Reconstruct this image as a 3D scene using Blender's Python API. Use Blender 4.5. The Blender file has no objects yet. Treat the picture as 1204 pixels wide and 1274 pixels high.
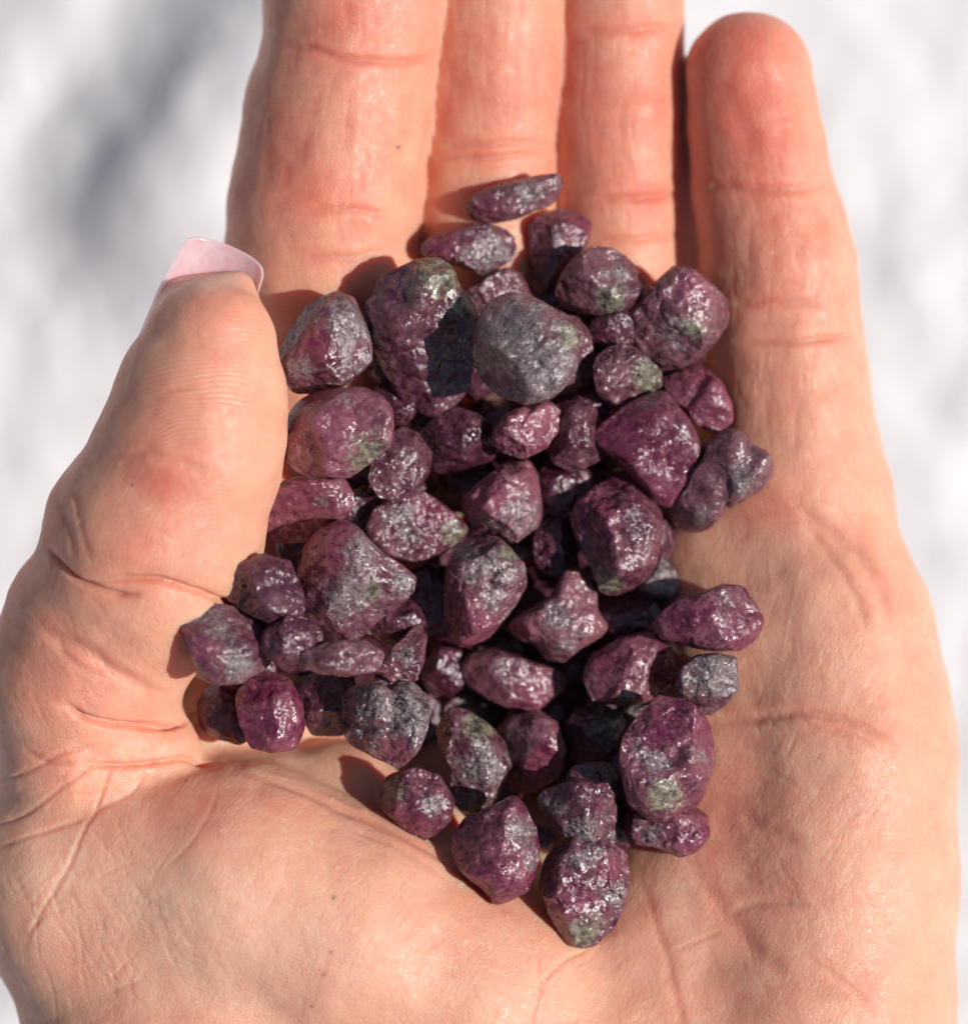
import bpy, bmesh, math, random
import numpy as np
from math import radians, sin, cos, pi

scene = bpy.context.scene
COL = scene.collection

# ------------------------------------------------------------------ units, camera, light
S = 7.94e-5            # metres per authoring unit (one unit = one photo pixel on the plane z = 0)
CX, CY, D = 602.0, 637.0, 5000.0
GROUND_Z = -2600.0


def P(px, py, z):
    k = (D - z) / D
    return np.array([(px - CX) * k, (CY - py) * k, z])


cam_data = bpy.data.cameras.new('camera')
cam = bpy.data.objects.new('camera', cam_data)
COL.objects.link(cam)
cam.location = (0, 0, D * S)
cam_data.sensor_fit = 'VERTICAL'
cam_data.sensor_height = 36.0
cam_data.lens = 36.0 * D / 1274.0
cam_data.clip_start = 0.01
cam_data.clip_end = 50.0
cam_data.dof.use_dof = True
cam_data.dof.focus_distance = (D - 75) * S
cam_data.dof.aperture_fstop = 11.5
scene.camera = cam

SUN_EL, SUN_AZ = 46.0, -6.0        # azimuth in the XY plane, from +X (the right of the picture)
sd = np.array([cos(radians(SUN_EL)) * cos(radians(SUN_AZ)),
               cos(radians(SUN_EL)) * sin(radians(SUN_AZ)), sin(radians(SUN_EL))])
world = bpy.data.worlds.new('World')
scene.world = world
world.use_nodes = True
wn = world.node_tree
wn.nodes.clear()
sky = wn.nodes.new('ShaderNodeTexSky')
sky.sky_type = 'NISHITA'
sky.sun_disc = False
sky.sun_elevation = radians(SUN_EL)
sky.sun_rotation = radians(90.0 - SUN_AZ)
bg = wn.nodes.new('ShaderNodeBackground')
bg.inputs['Strength'].default_value = 0.058
wo = wn.nodes.new('ShaderNodeOutputWorld')
wn.links.new(sky.outputs[0], bg.inputs[0])
wn.links.new(bg.outputs[0], wo.inputs[0])

sun_data = bpy.data.lights.new('sun', 'SUN')
sun_data.energy = 4.25
sun_data.angle = radians(0.53)
sun_data.color = (1.0, 0.965, 0.91)
sun = bpy.data.objects.new('sun', sun_data)
COL.objects.link(sun)
from mathutils import Vector
sun.rotation_euler = Vector(sd).to_track_quat('Z', 'Y').to_euler()

scene.view_settings.view_transform = 'Standard'
scene.view_settings.look = 'None'
scene.view_settings.exposure = 0.0
scene.view_settings.gamma = 1.0
scene.render.engine = 'CYCLES'

# ------------------------------------------------------------------ numpy noise
_rng = np.random.RandomState(7)
_perm = _rng.permutation(256)
_perm = np.concatenate([_perm, _perm, _perm]).astype(np.int32)
_g = _rng.normal(size=(256, 3))
_g /= np.linalg.norm(_g, axis=1)[:, None]


def perlin(p):
    p = np.asarray(p, dtype=np.float64)
    i = np.floor(p).astype(np.int32)
    f = p - i
    i &= 255
    u = f * f * f * (f * (f * 6 - 15) + 10)
    out = 0
    for dx in (0, 1):
        wx = u[:, 0] if dx else 1 - u[:, 0]
        for dy in (0, 1):
            wy = u[:, 1] if dy else 1 - u[:, 1]
            for dz in (0, 1):
                wz = u[:, 2] if dz else 1 - u[:, 2]
                h = _perm[_perm[_perm[(i[:, 0] + dx) & 255] + ((i[:, 1] + dy) & 255)] + ((i[:, 2] + dz) & 255)]
                g = _g[h]
                out = out + wx * wy * wz * (g[:, 0] * (f[:, 0] - dx) + g[:, 1] * (f[:, 1] - dy) + g[:, 2] * (f[:, 2] - dz))
    return out * 1.5


def fbm(p, oct=3, gain=0.5):
    a, s, r = 1.0, 1.0, 0.0
    for o in range(oct):
        r = r + a * perlin(p * s + 17.3 * o)
        a *= gain
        s *= 2.03
    return r


# ------------------------------------------------------------------ materials
def mat_new(name):
    m = bpy.data.materials.new(name)
    m.use_nodes = True
    nt = m.node_tree
    nt.nodes.clear()
    out = nt.nodes.new('ShaderNodeOutputMaterial')
    b = nt.nodes.new('ShaderNodeBsdfPrincipled')
    nt.links.new(b.outputs[0], out.inputs[0])
    return m, nt, b


class NT:
    """small helper that writes node graphs in a compact way"""
    def __init__(s, nt): s.nt = nt

    def n(s, t, **kw):
        x = s.nt.nodes.new(t)
        for k, v in kw.items():
            setattr(x, k, v)
        return x

    def l(s, a, b): s.nt.links.new(a, b)

    def put(s, v, sock):
        if hasattr(v, 'is_output'): s.l(v, sock)
        else: sock.default_value = v

    def math(s, op, a, b=0.0, c=None, clamp=False):
        x = s.n('ShaderNodeMath', operation=op)
        x.use_clamp = clamp
        s.put(a, x.inputs[0]); s.put(b, x.inputs[1])
        if c is not None: s.put(c, x.inputs[2])
        return x.outputs[0]

    def mix(s, f, a, b):
        x = s.n('ShaderNodeMix', data_type='RGBA')
        s.put(f, x.inputs[0]); s.put(a, x.inputs[6]); s.put(b, x.inputs[7])
        return x.outputs[2]

    def noise(s, vec, scale, detail=3, rough=0.55, dist=0.0):
        x = s.n('ShaderNodeTexNoise')
        s.l(vec, x.inputs['Vector'])
        x.inputs['Scale'].default_value = scale
        x.inputs['Detail'].default_value = detail
        x.inputs['Roughness'].default_value = rough
        x.inputs['Distortion'].default_value = dist
        return x.outputs[0]

    def voro(s, vec, scale, feature='F1', out=0, rnd=1.0):
        x = s.n('ShaderNodeTexVoronoi', feature=feature)
        s.l(vec, x.inputs['Vector'])
        x.inputs['Scale'].default_value = scale
        x.inputs['Randomness'].default_value = rnd
        return x.outputs[out]

    def ramp(s, v, lo, hi, a=0.0, b=1.0):
        x = s.n('ShaderNodeMapRange', interpolation_type='SMOOTHSTEP')
        s.put(v, x.inputs[0]); s.put(lo, x.inputs[1]); s.put(hi, x.inputs[2])
        x.inputs[3].default_value = a; x.inputs[4].default_value = b
        return x.outputs[0]

    def attr(s, name, kind='GEOMETRY'):
        x = s.n('ShaderNodeAttribute', attribute_type=kind, attribute_name=name)
        return x.outputs['Fac']

    def bump(s, h, strength, dist, normal=None):
        x = s.n('ShaderNodeBump')
        s.put(strength, x.inputs['Strength']); x.inputs['Distance'].default_value = dist
        s.l(h, x.inputs['Height'])
        if normal is not None: s.l(normal, x.inputs['Normal'])
        return x.outputs[0]


def skin_material():
    m, nt, b = mat_new('skin')
    g = NT(nt)
    co = g.n('ShaderNodeTexCoord').outputs['Object']
    red, pale, prints, mole, fineg = (g.attr(a) for a in ('red', 'pale', 'prints', 'mole', 'fine'))
    n1 = g.noise(co, 260, 4, 0.6)                 # mottling, about 4 mm
    n2 = g.noise(co, 1100, 3, 0.6)
    f = g.math('ADD', red, g.math('MULTIPLY', g.math('SUBTRACT', n1, 0.5), 0.9))
    f = g.math('ADD', f, g.math('MULTIPLY', g.math('SUBTRACT', n2, 0.5), 0.35), clamp=True)
    col = g.mix(f, (0.805, 0.455, 0.31, 1), (0.70, 0.205, 0.138, 1))
    col = g.mix(pale, col, (0.82, 0.58, 0.42, 1))
    col = g.mix(g.math('MULTIPLY', mole, 0.75), col, (0.10, 0.05, 0.035, 1))
    dn = g.n('ShaderNodeTexNoise'); g.l(co, dn.inputs['Vector']); dn.inputs['Scale'].default_value = 700; dn.inputs['Detail'].default_value = 2
    dd = g.n('ShaderNodeVectorMath', operation='MULTIPLY_ADD'); g.l(dn.outputs['Color'], dd.inputs[0]); dd.inputs[1].default_value = (0.0009,) * 3; g.l(co, dd.inputs[2])
    net = g.voro(dd.outputs[0], 1250, 'DISTANCE_TO_EDGE')
    net2 = g.voro(dd.outputs[0], 520, 'DISTANCE_TO_EDGE')
    line = g.math('ADD', g.ramp(net, 0.0, 0.09, 0.11, 0.0), g.ramp(net2, 0.0, 0.05, 0.12, 0.0), clamp=True)
    line = g.math('MULTIPLY', line, g.ramp(g.noise(co, 160, 3), 0.35, 0.65, 0.25, 1.0))
    col = g.mix(line, col, (0.52, 0.17, 0.11, 1))
    g.l(col, b.inputs['Base Color'])
    b.inputs['Subsurface Weight'].default_value = 1.0
    b.inputs['Subsurface Radius'].default_value = (1.0, 0.22, 0.10)
    b.inputs['Subsurface Scale'].default_value = 0.0023
    b.inputs['Subsurface Anisotropy'].default_value = 0.0
    b.inputs['Specular IOR Level'].default_value = 0.42
    g.l(g.ramp(n2, 0.3, 0.7, 0.38, 0.58), b.inputs['Roughness'])
    # friction ridges: distorted arcs that follow the thumb pad
    nd = g.noise(co, 130, 1, 0.5)
    vec = g.n('ShaderNodeVectorMath', operation='SUBTRACT')
    c = P(265, 700, 150) * S
    g.l(co, vec.inputs[0]); vec.inputs[1].default_value = tuple(c)
    vm = g.n('ShaderNodeVectorMath', operation='MULTIPLY')
    g.l(vec.outputs[0], vm.inputs[0]); vm.inputs[1].default_value = (1.0, 1.0, 0.35)
    ln = g.n('ShaderNodeVectorMath', operation='LENGTH'); g.l(vm.outputs[0], ln.inputs[0])
    ph = g.math('ADD', g.math('MULTIPLY', ln.outputs['Value'], 2 * pi / (5.6 * S)), g.math('MULTIPLY', nd, 34.0))
    ridge = g.math('MULTIPLY', g.math('SINE', ph), g.math('MULTIPLY', prints, g.ramp(g.noise(co, 210, 2), 0.38, 0.62, 0.15, 1.0)))
    # fine skin texture
    vd = g.voro(co, 2500, 'DISTANCE_TO_EDGE')
    sk = g.ramp(vd, 0.0, 0.16, 0.0, 1.0)
    sc = g.n('ShaderNodeVectorMath', operation='MULTIPLY'); g.l(co, sc.inputs[0]); sc.inputs[1].default_value = (1.0, 0.22, 1.0)
    lo = g.noise(sc.outputs[0], 1900, 3, 0.6)
    h = g.math('ADD', g.math('MULTIPLY', sk, 0.35), g.math('MULTIPLY', n2, 0.9))
    h = g.math('ADD', h, g.math('MULTIPLY', lo, fineg))
    h = g.math('SUBTRACT', h, g.math('MULTIPLY', line, 1.2))
    for ang_, per_, seed_ in ((62, 6.5, 0.0), (-28, 8.0, 3.1), (15, 11.0, 6.7)):
        dt = g.n('ShaderNodeVectorMath', operation='DOT_PRODUCT'); g.l(dd.outputs[0], dt.inputs[0]); dt.inputs[1].default_value = (cos(radians(ang_)), sin(radians(ang_)), 0.25)
        of = g.n('ShaderNodeVectorMath', operation='ADD'); g.l(co, of.inputs[0]); of.inputs[1].default_value = (seed_, seed_, 0)
        warp = g.math('MULTIPLY', g.noise(of.outputs[0], 75, 2, 0.5), 22.0)
        w_ = g.math('SINE', g.math('ADD', g.math('MULTIPLY', dt.outputs['Value'], 2 * pi / (per_ * S)), warp))
        w_ = g.math('MULTIPLY', g.ramp(w_, 0.45, 1.0), g.ramp(g.noise(of.outputs[0], 330, 2), 0.42, 0.62))
        w_ = g.math('MULTIPLY', w_, g.math('SUBTRACT', 1.0, g.math('MAXIMUM', prints, fineg), clamp=True))
        h = g.math('SUBTRACT', h, g.math('MULTIPLY', w_, 0.34))
    nrm = g.bump(h, 0.6, 0.00008)
    nrm = g.bump(ridge, 0.55, 0.000045, nrm)
    g.l(nrm, b.inputs['Normal'])
    return m


def nail_material():
    m, nt, b = mat_new('nail_polish')
    b.inputs['Base Color'].default_value = (0.80, 0.40, 0.47, 1)
    b.inputs['Roughness'].default_value = 0.14
    b.inputs['Subsurface Weight'].default_value = 1.0
    b.inputs['Subsurface Radius'].default_value = (1.0, 0.6, 0.6)
    b.inputs['Subsurface Scale'].default_value = 0.002
    g = NT(nt)
    co = g.n('ShaderNodeTexCoord').outputs['Object']
    n = g.noise(co, 900, 3)
    g.l(g.mix(g.ramp(n, 0.35, 0.7), (0.77, 0.385, 0.42, 1), (0.82, 0.47, 0.48, 1)), b.inputs['Base Color'])
    g.l(g.bump(n, 0.2, 0.00004), b.inputs['Normal'])
    return m


def stone_material():
    m, nt, b = mat_new('rough_gemstone')
    g = NT(nt)
    tc = g.n('ShaderNodeTexCoord').outputs['Object']
    oi = g.n('ShaderNodeObjectInfo')
    off = g.n('ShaderNodeVectorMath', operation='MULTIPLY_ADD')
    rr = g.n('ShaderNodeCombineXYZ')
    for i, k in enumerate((1.0, 1.7, 2.3)):
        g.l(g.math('MULTIPLY', oi.outputs['Random'], k), rr.inputs[i])
    g.l(tc, off.inputs[0]); off.inputs[1].default_value = (1, 1, 1); g.l(rr.outputs[0], off.inputs[2])
    co = off.outputs[0]
    tone, grey, green, clear, pink = (g.attr(a, 'OBJECT') for a in ('tone', 'grey', 'green', 'clear', 'pink'))
    zg, zo, zm = (g.attr(a) for a in ('zone_grey', 'zone_olive', 'zone_magenta'))
    pink = g.math('ADD', pink, zm, clamp=True)
    nA = g.noise(co, 380, 4, 0.6, 0.6)        # broad colour zones
    nB = g.noise(co, 1300, 5, 0.65, 0.6)      # grains
    nC = g.noise(co, 300, 3, 0.6, 1.2)
    nD = g.noise(co, 4200, 3, 0.6)            # fine speckle
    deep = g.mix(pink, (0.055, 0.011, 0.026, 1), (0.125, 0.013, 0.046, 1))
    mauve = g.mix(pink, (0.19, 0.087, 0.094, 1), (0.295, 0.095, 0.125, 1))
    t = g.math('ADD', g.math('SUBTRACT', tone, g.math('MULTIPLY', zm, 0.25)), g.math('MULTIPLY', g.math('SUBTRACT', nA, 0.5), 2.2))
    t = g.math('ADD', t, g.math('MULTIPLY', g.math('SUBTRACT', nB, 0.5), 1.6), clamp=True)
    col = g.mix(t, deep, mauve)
    # silvery mica crust
    gq = g.math('ADD', g.math('MULTIPLY', nC, 0.62), g.math('MULTIPLY', nB, 0.42))
    gm = g.ramp(g.math('ADD', g.math('SUBTRACT', g.math('ADD', gq, grey), 1.05), g.math('SUBTRACT', g.math('MULTIPLY', zg, 0.24), g.math('MULTIPLY', zm, 0.2))), -0.08, 0.09)
    crust = g.mix(g.ramp(nD, 0.38, 0.62), (0.135, 0.11, 0.112, 1), (0.32, 0.28, 0.272, 1))
    col = g.mix(g.math('MULTIPLY', gm, 0.68), col, crust)
    # olive grey matrix
    nE = g.noise(co, 260, 4, 0.6, 0.4)
    em = g.ramp(g.math('ADD', g.math('SUBTRACT', g.math('ADD', g.math('MULTIPLY', g.math('ADD', nE, nB), 0.5), g.math('MULTIPLY', green, 0.6)), 0.90), g.math('MULTIPLY', zo, 0.36)), -0.06, 0.06)
    em = g.math('MULTIPLY', em, 0.85)
    col = g.mix(em, col, g.mix(g.ramp(nB, 0.35, 0.65), (0.06, 0.054, 0.038, 1), (0.275, 0.25, 0.175, 1)))
    pits = g.ramp(g.noise(co, 2100, 4, 0.7), 0.31, 0.40)
    col = g.mix(pits, (0.022, 0.012, 0.018, 1), col)
    g.l(col, b.inputs['Base Color'])
    b.inputs['IOR'].default_value = 1.74
    ro = g.ramp(g.noise(co, 700, 3, 0.6), 0.35, 0.62, 0.20, 0.42)
    g.l(ro, b.inputs['Roughness'])
    g.l(g.math('MULTIPLY', clear, 0.6), b.inputs['Subsurface Weight'])
    b.inputs['Subsurface Radius'].default_value = (1.0, 0.18, 0.45)
    b.inputs['Subsurface Scale'].default_value = 0.0025
    # relief: broken grain, small crystal faces, speckle
    w1 = g.noise(co, 900, 2, 0.5, 0.6)
    h = g.math('ADD', g.math('MULTIPLY', w1, 0.9), g.math('MULTIPLY', nB, 0.55))
    h = g.math('ADD', h, g.math('MULTIPLY', nD, 0.12))
    bump = g.bump(h, g.math('ADD', 0.40, g.math('MULTIPLY', gm, 0.25)), 0.00042)
    # sugary crystal faces: every small cell is tipped its own way
    sug = g.math('ADD', g.ramp(nC, 0.36, 0.60, 0.20, 0.62), g.math('MULTIPLY', gm, 0.30))
    sug = g.math('MULTIPLY', sug, g.ramp(g.math('FRACT', g.math('MULTIPLY', oi.outputs['Random'], 7.3)), 0.0, 1.0, 0.55, 1.15))
    nrm = bump
    for sc_, kk in ((1600, 0.50), (3600, 1.0)):
        vc = g.n('ShaderNodeTexVoronoi', feature='F1'); g.l(co, vc.inputs['Vector']); vc.inputs['Scale'].default_value = sc_
        sb = g.n('ShaderNodeVectorMath', operation='SUBTRACT'); g.l(vc.outputs['Color'], sb.inputs[0]); sb.inputs[1].default_value = (.5, .5, .5)
        ml = g.n('ShaderNodeVectorMath', operation='SCALE'); g.l(sb.outputs[0], ml.inputs[0]); g.l(g.math('MULTIPLY', sug, kk), ml.inputs['Scale'])
        ad = g.n('ShaderNodeVectorMath', operation='ADD'); g.l(nrm, ad.inputs[0]); g.l(ml.outputs[0], ad.inputs[1])
        no = g.n('ShaderNodeVectorMath', operation='NORMALIZE'); g.l(ad.outputs[0], no.inputs[0])
        nrm = no.outputs[0]
    g.l(nrm, b.inputs['Normal'])
    return m


def ground_material():
    m, nt, b = mat_new('white_snow')
    g = NT(nt)
    co = g.n('ShaderNodeTexCoord').outputs['Object']
    n = g.noise(co, 90, 5, 0.65)
    n2 = g.noise(co, 420, 4, 0.7)
    g.l(g.mix(g.ramp(n, 0.3, 0.7), (0.73, 0.695, 0.705, 1), (0.81, 0.785, 0.785, 1)), b.inputs['Base Color'])
    b.inputs['Roughness'].default_value = 0.8
    h = g.math('ADD', n, g.math('MULTIPLY', n2, 0.4))
    g.l(g.bump(h, 0.6, 0.003), b.inputs['Normal'])
    return m


SKIN, NAIL, STONE, SNOW = skin_material(), nail_material(), stone_material(), ground_material()


def mesh_object(name, V, F, mat, parent=None, smooth=True):
    me = bpy.data.meshes.new(name)
    me.from_pydata([tuple(v) for v in V], [], [tuple(f) for f in F])
    me.materials.append(mat)
    if smooth:
        me.polygons.foreach_set('use_smooth', np.ones(len(me.polygons), dtype=bool))
    me.update()
    o = bpy.data.objects.new(name, me)
    COL.objects.link(o)
    if parent is not None: o.parent = parent
    return o


# ------------------------------------------------------------------ ground
def build_ground():
    inner = np.linspace(-1500, 1500, 300)
    outer = np.array([-40000, -24000, -14000, -8000, -5000, -3600, -2700, -2000, -1700])
    ax = np.concatenate([outer, inner, -outer[::-1]])
    X, Y = np.meshgrid(ax, ax, indexing='ij')
    p = np.stack([X.ravel(), Y.ravel(), np.zeros(X.size)], 1)
    z = 18 * fbm(p / 420.0, 3) + 10 * fbm(p / 110.0 + 5, 4) + 4.5 * fbm(p / 34.0 + 9, 2)
    # a drift that breaks off along a diagonal, top left of the frame
    kg = (D - GROUND_Z) / D
    a = np.array([(300 - CX) * kg, (CY + 10) * kg]); c = np.array([(85 - CX) * kg, (CY - 380) * kg])
    t = (c - a) / np.linalg.norm(c - a); nrm = np.array([-t[1], t[0]])
    if nrm[0] < 0: nrm = -nrm
    q = p[:, :2] - a
    s = q @ nrm + 40 * perlin(p / 260.0 + 3) + 18 * perlin(p / 90.0 + 8)
    along = q @ t
    step = 1 / (1 + np.exp(-s / 95.0))
    fall = np.exp(-np.maximum(s, 0) / 420.0)
    end = 1 / (1 + np.exp((along - 560) / 70.0))
    z += 360 * step * fall * end
    z += 40 * np.exp(-((s + 330) / 120.0) ** 2) * end
    V = np.stack([p[:, 0], p[:, 1], z + GROUND_Z], 1) * S
    n = len(ax)
    I = np.arange(n * n).reshape(n, n)
    F = np.stack([I[:-1, :-1], I[1:, :-1], I[1:, 1:], I[:-1, 1:]], -1).reshape(-1, 4)
    o = mesh_object('ground', V, F, SNOW)
    o['kind'] = 'structure'
    return o


build_ground()


# ------------------------------------------------------------------ hand: a smooth-blended solid turned into one mesh
def axis_samples():
    xs = np.arange(-330, 1560 + 1, 5.0)
    xs = xs - CX
    fine = np.arange(CY - 1300, CY + 60, 5.0)
    g, y, st = [], fine[0], 5.0
    while y > CY - 3400:
        st *= 1.12; st = min(st, 60); y -= st; g.append(y)
    lo = np.array(g[::-1])
    g, y, st = [], fine[-1], 5.0
    while y < CY + 480:
        st = min(st * 1.08, 14); y += st; g.append(y)
    ys = np.concatenate([lo, fine, g])
    zt = np.arange(-260, 330, 5.0)
    g, z, st = [], zt[0], 5.0
    while z > -560:
        st = min(st * 1.15, 22); z -= st; g.append(z)
    zs = np.concatenate([np.array(g[::-1]), zt])
    return xs.astype(np.float32), ys.astype(np.float32), zs.astype(np.float32)


XS, YS, ZS = axis_samples()
FAR = 160.0


def smin(a, b, k):
    h = np.maximum(k - np.abs(a - b), 0) / k
    return np.minimum(a, b) - h * h * k * 0.25


def chain_field(field, nodes, k=2.0, sz=1.0):
    """union a chain of tapered capsules (px, py, z, r) into field; sz < 1 flattens in z"""
    pts = []
    for (px, py, z, r) in nodes:
        w = P(px, py, z)
        pts.append((w, r * (D - z) / D))
    for (a, ra), (b, rb) in zip(pts[:-1], pts[1:]):
        R = max(ra, rb) + FAR - 10
        lo, hi = np.minimum(a, b) - R, np.maximum(a, b) + R
        i0, i1 = np.searchsorted(XS, [lo[0], hi[0]])
        j0, j1 = np.searchsorted(YS, [lo[1], hi[1]])
        k0, k1 = np.searchsorted(ZS, [lo[2], hi[2]])
        if i0 >= i1 or j0 >= j1 or k0 >= k1: continue
        x = XS[i0:i1, None, None] - np.float32(a[0])
        y = YS[None, j0:j1, None] - np.float32(a[1])
        z = (ZS[None, None, k0:k1] - np.float32(a[2])) / np.float32(sz)
        ba = (b - a).astype(np.float32); ba[2] /= sz
        t = np.clip((x * ba[0] + y * ba[1] + z * ba[2]) / max(float(ba @ ba), 1e-6), 0, 1)
        d = np.sqrt((x - t * ba[0]) ** 2 + (y - t * ba[1]) ** 2 + (z - t * ba[2]) ** 2) - (ra + (rb - ra) * t)
        sub = field[i0:i1, j0:j1, k0:k1]
        field[i0:i1, j0:j1, k0:k1] = smin(sub, d.astype(np.float32), np.float32(k))
    return field


def new_field(): return np.full((len(XS), len(YS), len(ZS)), FAR, dtype=np.float32)


def build_hand_field():
    palm = new_field()
    for ch in (
        [(375, 470, -215, 112), (400, 800, -280, 115), (400, 1250, -190, 165)],
        [(580, 450, -250, 115), (570, 800, -325, 120), (560, 1250, -200, 165)],
        [(765, 470, -255, 112), (740, 800, -325, 120), (720, 1250, -200, 165)],
        [(950, 600, -200, 110), (900, 900, -235, 125), (880, 1250, -170, 165)],
    ):
        chain_field(palm, ch, 60)
    # heel and outer edge of the palm
    chain_field(palm, [(998, 640, -145, 106), (1028, 790, -125, 119), (1042, 930, -112, 134), (1026, 1100, -105, 151), (1004, 1280, -105, 170), (930, 1480, -110, 190)], 70)
    chain_field(palm, [(900, 700, -175, 102), (925, 800, -160, 108), (915, 950, -165, 122), (885, 1100, -138, 125)], 60)
    chain_field(palm, [(862, 1120, -118, 112), (780, 1260, -110, 150)], 60)
    # skin between thumb and index finger, under the stones
    chain_field(palm, [(225, 900, -75, 62), (300, 880, -130, 78), (330, 780, -170, 90), (340, 620, -190, 95)], 30)
    # wrist and forearm, below the frame
    chain_field(palm, [(330, 1420, -120, 190), (420, 1700, -160, 210), (400, 2500, -180, 260), (400, 3700, -180, 290)], 90)
    chain_field(palm, [(800, 1420, -120, 200), (720, 1700, -160, 210), (760, 2500, -180, 260), (760, 3700, -180, 290)], 90)
    # ball of the thumb
    chain_field(palm, [(95, 1085, -30, 142), (300, 1108, -8, 152), (430, 1170, -22, 160), (570, 1245, -60, 165), (640, 1330, -80, 170)], 50)
    chain_field(palm, [(158, 1190, -60, 150), (245, 1330, -80, 200), (300, 1430, -110, 200)], 60)
    chain_field(palm, [(300, 1010, -62, 72), (420, 1005, -90, 78), (520, 1060, -110, 85)], 22)

    fing = new_field()
    # index, middle, ring, little
    chain_field(fing, [(402, 470, -185, 116), (400, 330, -125, 118), (404, 250, -108, 119), (424, 130, -96, 115), (438, 55, -92, 109), (442, 0, -86, 113), (448, -120, -70, 100), (452, -210, -55, 84)], 14)
    chain_field(fing, [(588, 450, -225, 104), (600, 330, -180, 98), (606, 190, -150, 90), (611, 90, -140, 96), (612, 0, -132, 94), (618, -180, -110, 86), (622, -290, -90, 72)], 14 if False else 3)
    chain_field(fing, [(770, 450, -225, 100), (770, 330, -185, 88), (768, 240, -165, 82), (766, 140, -155, 87), (768, 35, -150, 83), (772, -100, -140, 80), (775, -200, -130, 66)], 3)
    chain_field(fing, [(990, 620, -150, 108), (985, 520, -140, 102), (976, 420, -138, 99), (968, 330, -132, 98), (949, 232, -126, 89), (937, 150, -120, 85), (931, 96, -112, 80)], 3)

    chain_field(fing, [(857, 360, -168, 36), (857, 100, -165, 30)], 8)
    thumb = new_field()
    chain_field(thumb, [(108, 905, -15, 112), (100, 850, 0, 122), (124, 785, 15, 124)], 10)
    chain_field(thumb, [(122, 800, 12, 116), (178, 715, 44, 132), (192, 670, 54, 137), (232, 570, 74, 117), (250, 495, 82, 104), (262, 432, 84, 84)], 12)
    chain_field(thumb, [(288, 470, 95, 50), (296, 540, 85, 55)], 30)
    chain_field(thumb, [(234, 392, 58, 40), (283, 380, 58, 40)], 14)
    chain_field(thumb, [(226, 372, 44, 26), (296, 360, 44, 24)], 14)
    lobe = new_field()
    chain_field(lobe, [(90, 950, 10, 92), (190, 938, 2, 62)], 10)

    f = smin(palm, fing, np.float32(46))
    yy = YS[None, :, None]
    kt = np.clip((CY - 830 - yy) / 140.0, 0, 1) * 30 + 6      # blends at the root of the thumb only
    f = smin(f, lobe, np.float32(14))
    f = smin(f, thumb, kt.astype(np.float32))
    return f


def surface_nets(F):
    neg = F < 0
    c = np.zeros(tuple(s - 1 for s in F.shape), dtype=np.int8)
    for dx in (0, 1):
        for dy in (0, 1):
            for dz in (0, 1):
                c += neg[dx:F.shape[0] - 1 + dx, dy:F.shape[1] - 1 + dy, dz:F.shape[2] - 1 + dz]
    act = (c > 0) & (c < 8)
    i, j, k = np.nonzero(act)
    vid = np.full(act.shape, -1, dtype=np.int32)
    vid[i, j, k] = np.arange(len(i))
    acc = np.zeros((len(i), 3)); cnt = np.zeros(len(i))
    corners = [(a, b, d) for a in (0, 1) for b in (0, 1) for d in (0, 1)]
    for p in corners:
        for ax in range(3):
            if p[ax] == 1: continue
            q = list(p); q[ax] = 1
            fa = F[i + p[0], j + p[1], k + p[2]]; fb = F[i + q[0], j + q[1], k + q[2]]
            m = (fa < 0) != (fb < 0)
            t = (fa[m] / (fa[m] - fb[m])).astype(np.float64)
            A = np.stack([XS[i[m] + p[0]], YS[j[m] + p[1]], ZS[k[m] + p[2]]], 1)
            B = np.stack([XS[i[m] + q[0]], YS[j[m] + q[1]], ZS[k[m] + q[2]]], 1)
            acc[m] += A + (B - A) * t[:, None]
            cnt[m] += 1
    V = acc / cnt[:, None]
    faces = []
    for ax in range(3):
        sl0 = [slice(None)] * 3; sl1 = [slice(None)] * 3
        sl0[ax] = slice(0, -1); sl1[ax] = slice(1, None)
        o1, o2 = [(1, 2), (2, 0), (0, 1)][ax]
        d = neg[tuple(sl0)] != neg[tuple(sl1)]
        idx = np.array(np.nonzero(d))
        ok = (idx[o1] > 0) & (idx[o2] > 0) & (idx[o1] < F.shape[o1] - 1) & (idx[o2] < F.shape[o2] - 1)
        idx = idx[:, ok]
        inside_first = neg[tuple(idx)]
        def cell(d1, d2):
            w = idx.copy(); w[o1] -= d1; w[o2] -= d2
            return vid[tuple(w)]
        q = np.stack([cell(1, 1), cell(0, 1), cell(0, 0), cell(1, 0)], 1)
        q[~inside_first] = q[~inside_first][:, ::-1]
        faces.append(q)
    return V, np.concatenate(faces)


# detail maps drawn over the palm side, one sample per unit
MX0, MY0, MW, MH = -200, -120, 1620, 1560
DEPTH = np.zeros((MH, MW), dtype=np.float32)
REDM = np.zeros((MH, MW), dtype=np.float32)
PALE = np.zeros((MH, MW), dtype=np.float32)
PRINT = np.zeros((MH, MW), dtype=np.float32)
MOLE = np.zeros((MH, MW), dtype=np.float32)
FINE = np.zeros((MH, MW), dtype=np.float32)
_yy, _xx = np.mgrid[0:MH, 0:MW].astype(np.float32)
_xx += MX0; _yy += MY0


def catmull(pts, n=8):
    p = np.array(pts, float)
    if len(p) < 3: return p
    q = np.vstack([2 * p[0] - p[1], p, 2 * p[-1] - p[-2]])
    out = []
    for i in range(1, len(q) - 2):
        for t in np.linspace(0, 1, n, endpoint=False):
            a, b, c, d = q[i - 1], q[i], q[i + 1], q[i + 2]
            out.append(0.5 * (2 * b + (c - a) * t + (2 * a - 5 * b + 4 * c - d) * t * t + (3 * b - a - 3 * c + d) * t ** 3))
    out.append(p[-1])
    return np.array(out)


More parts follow.
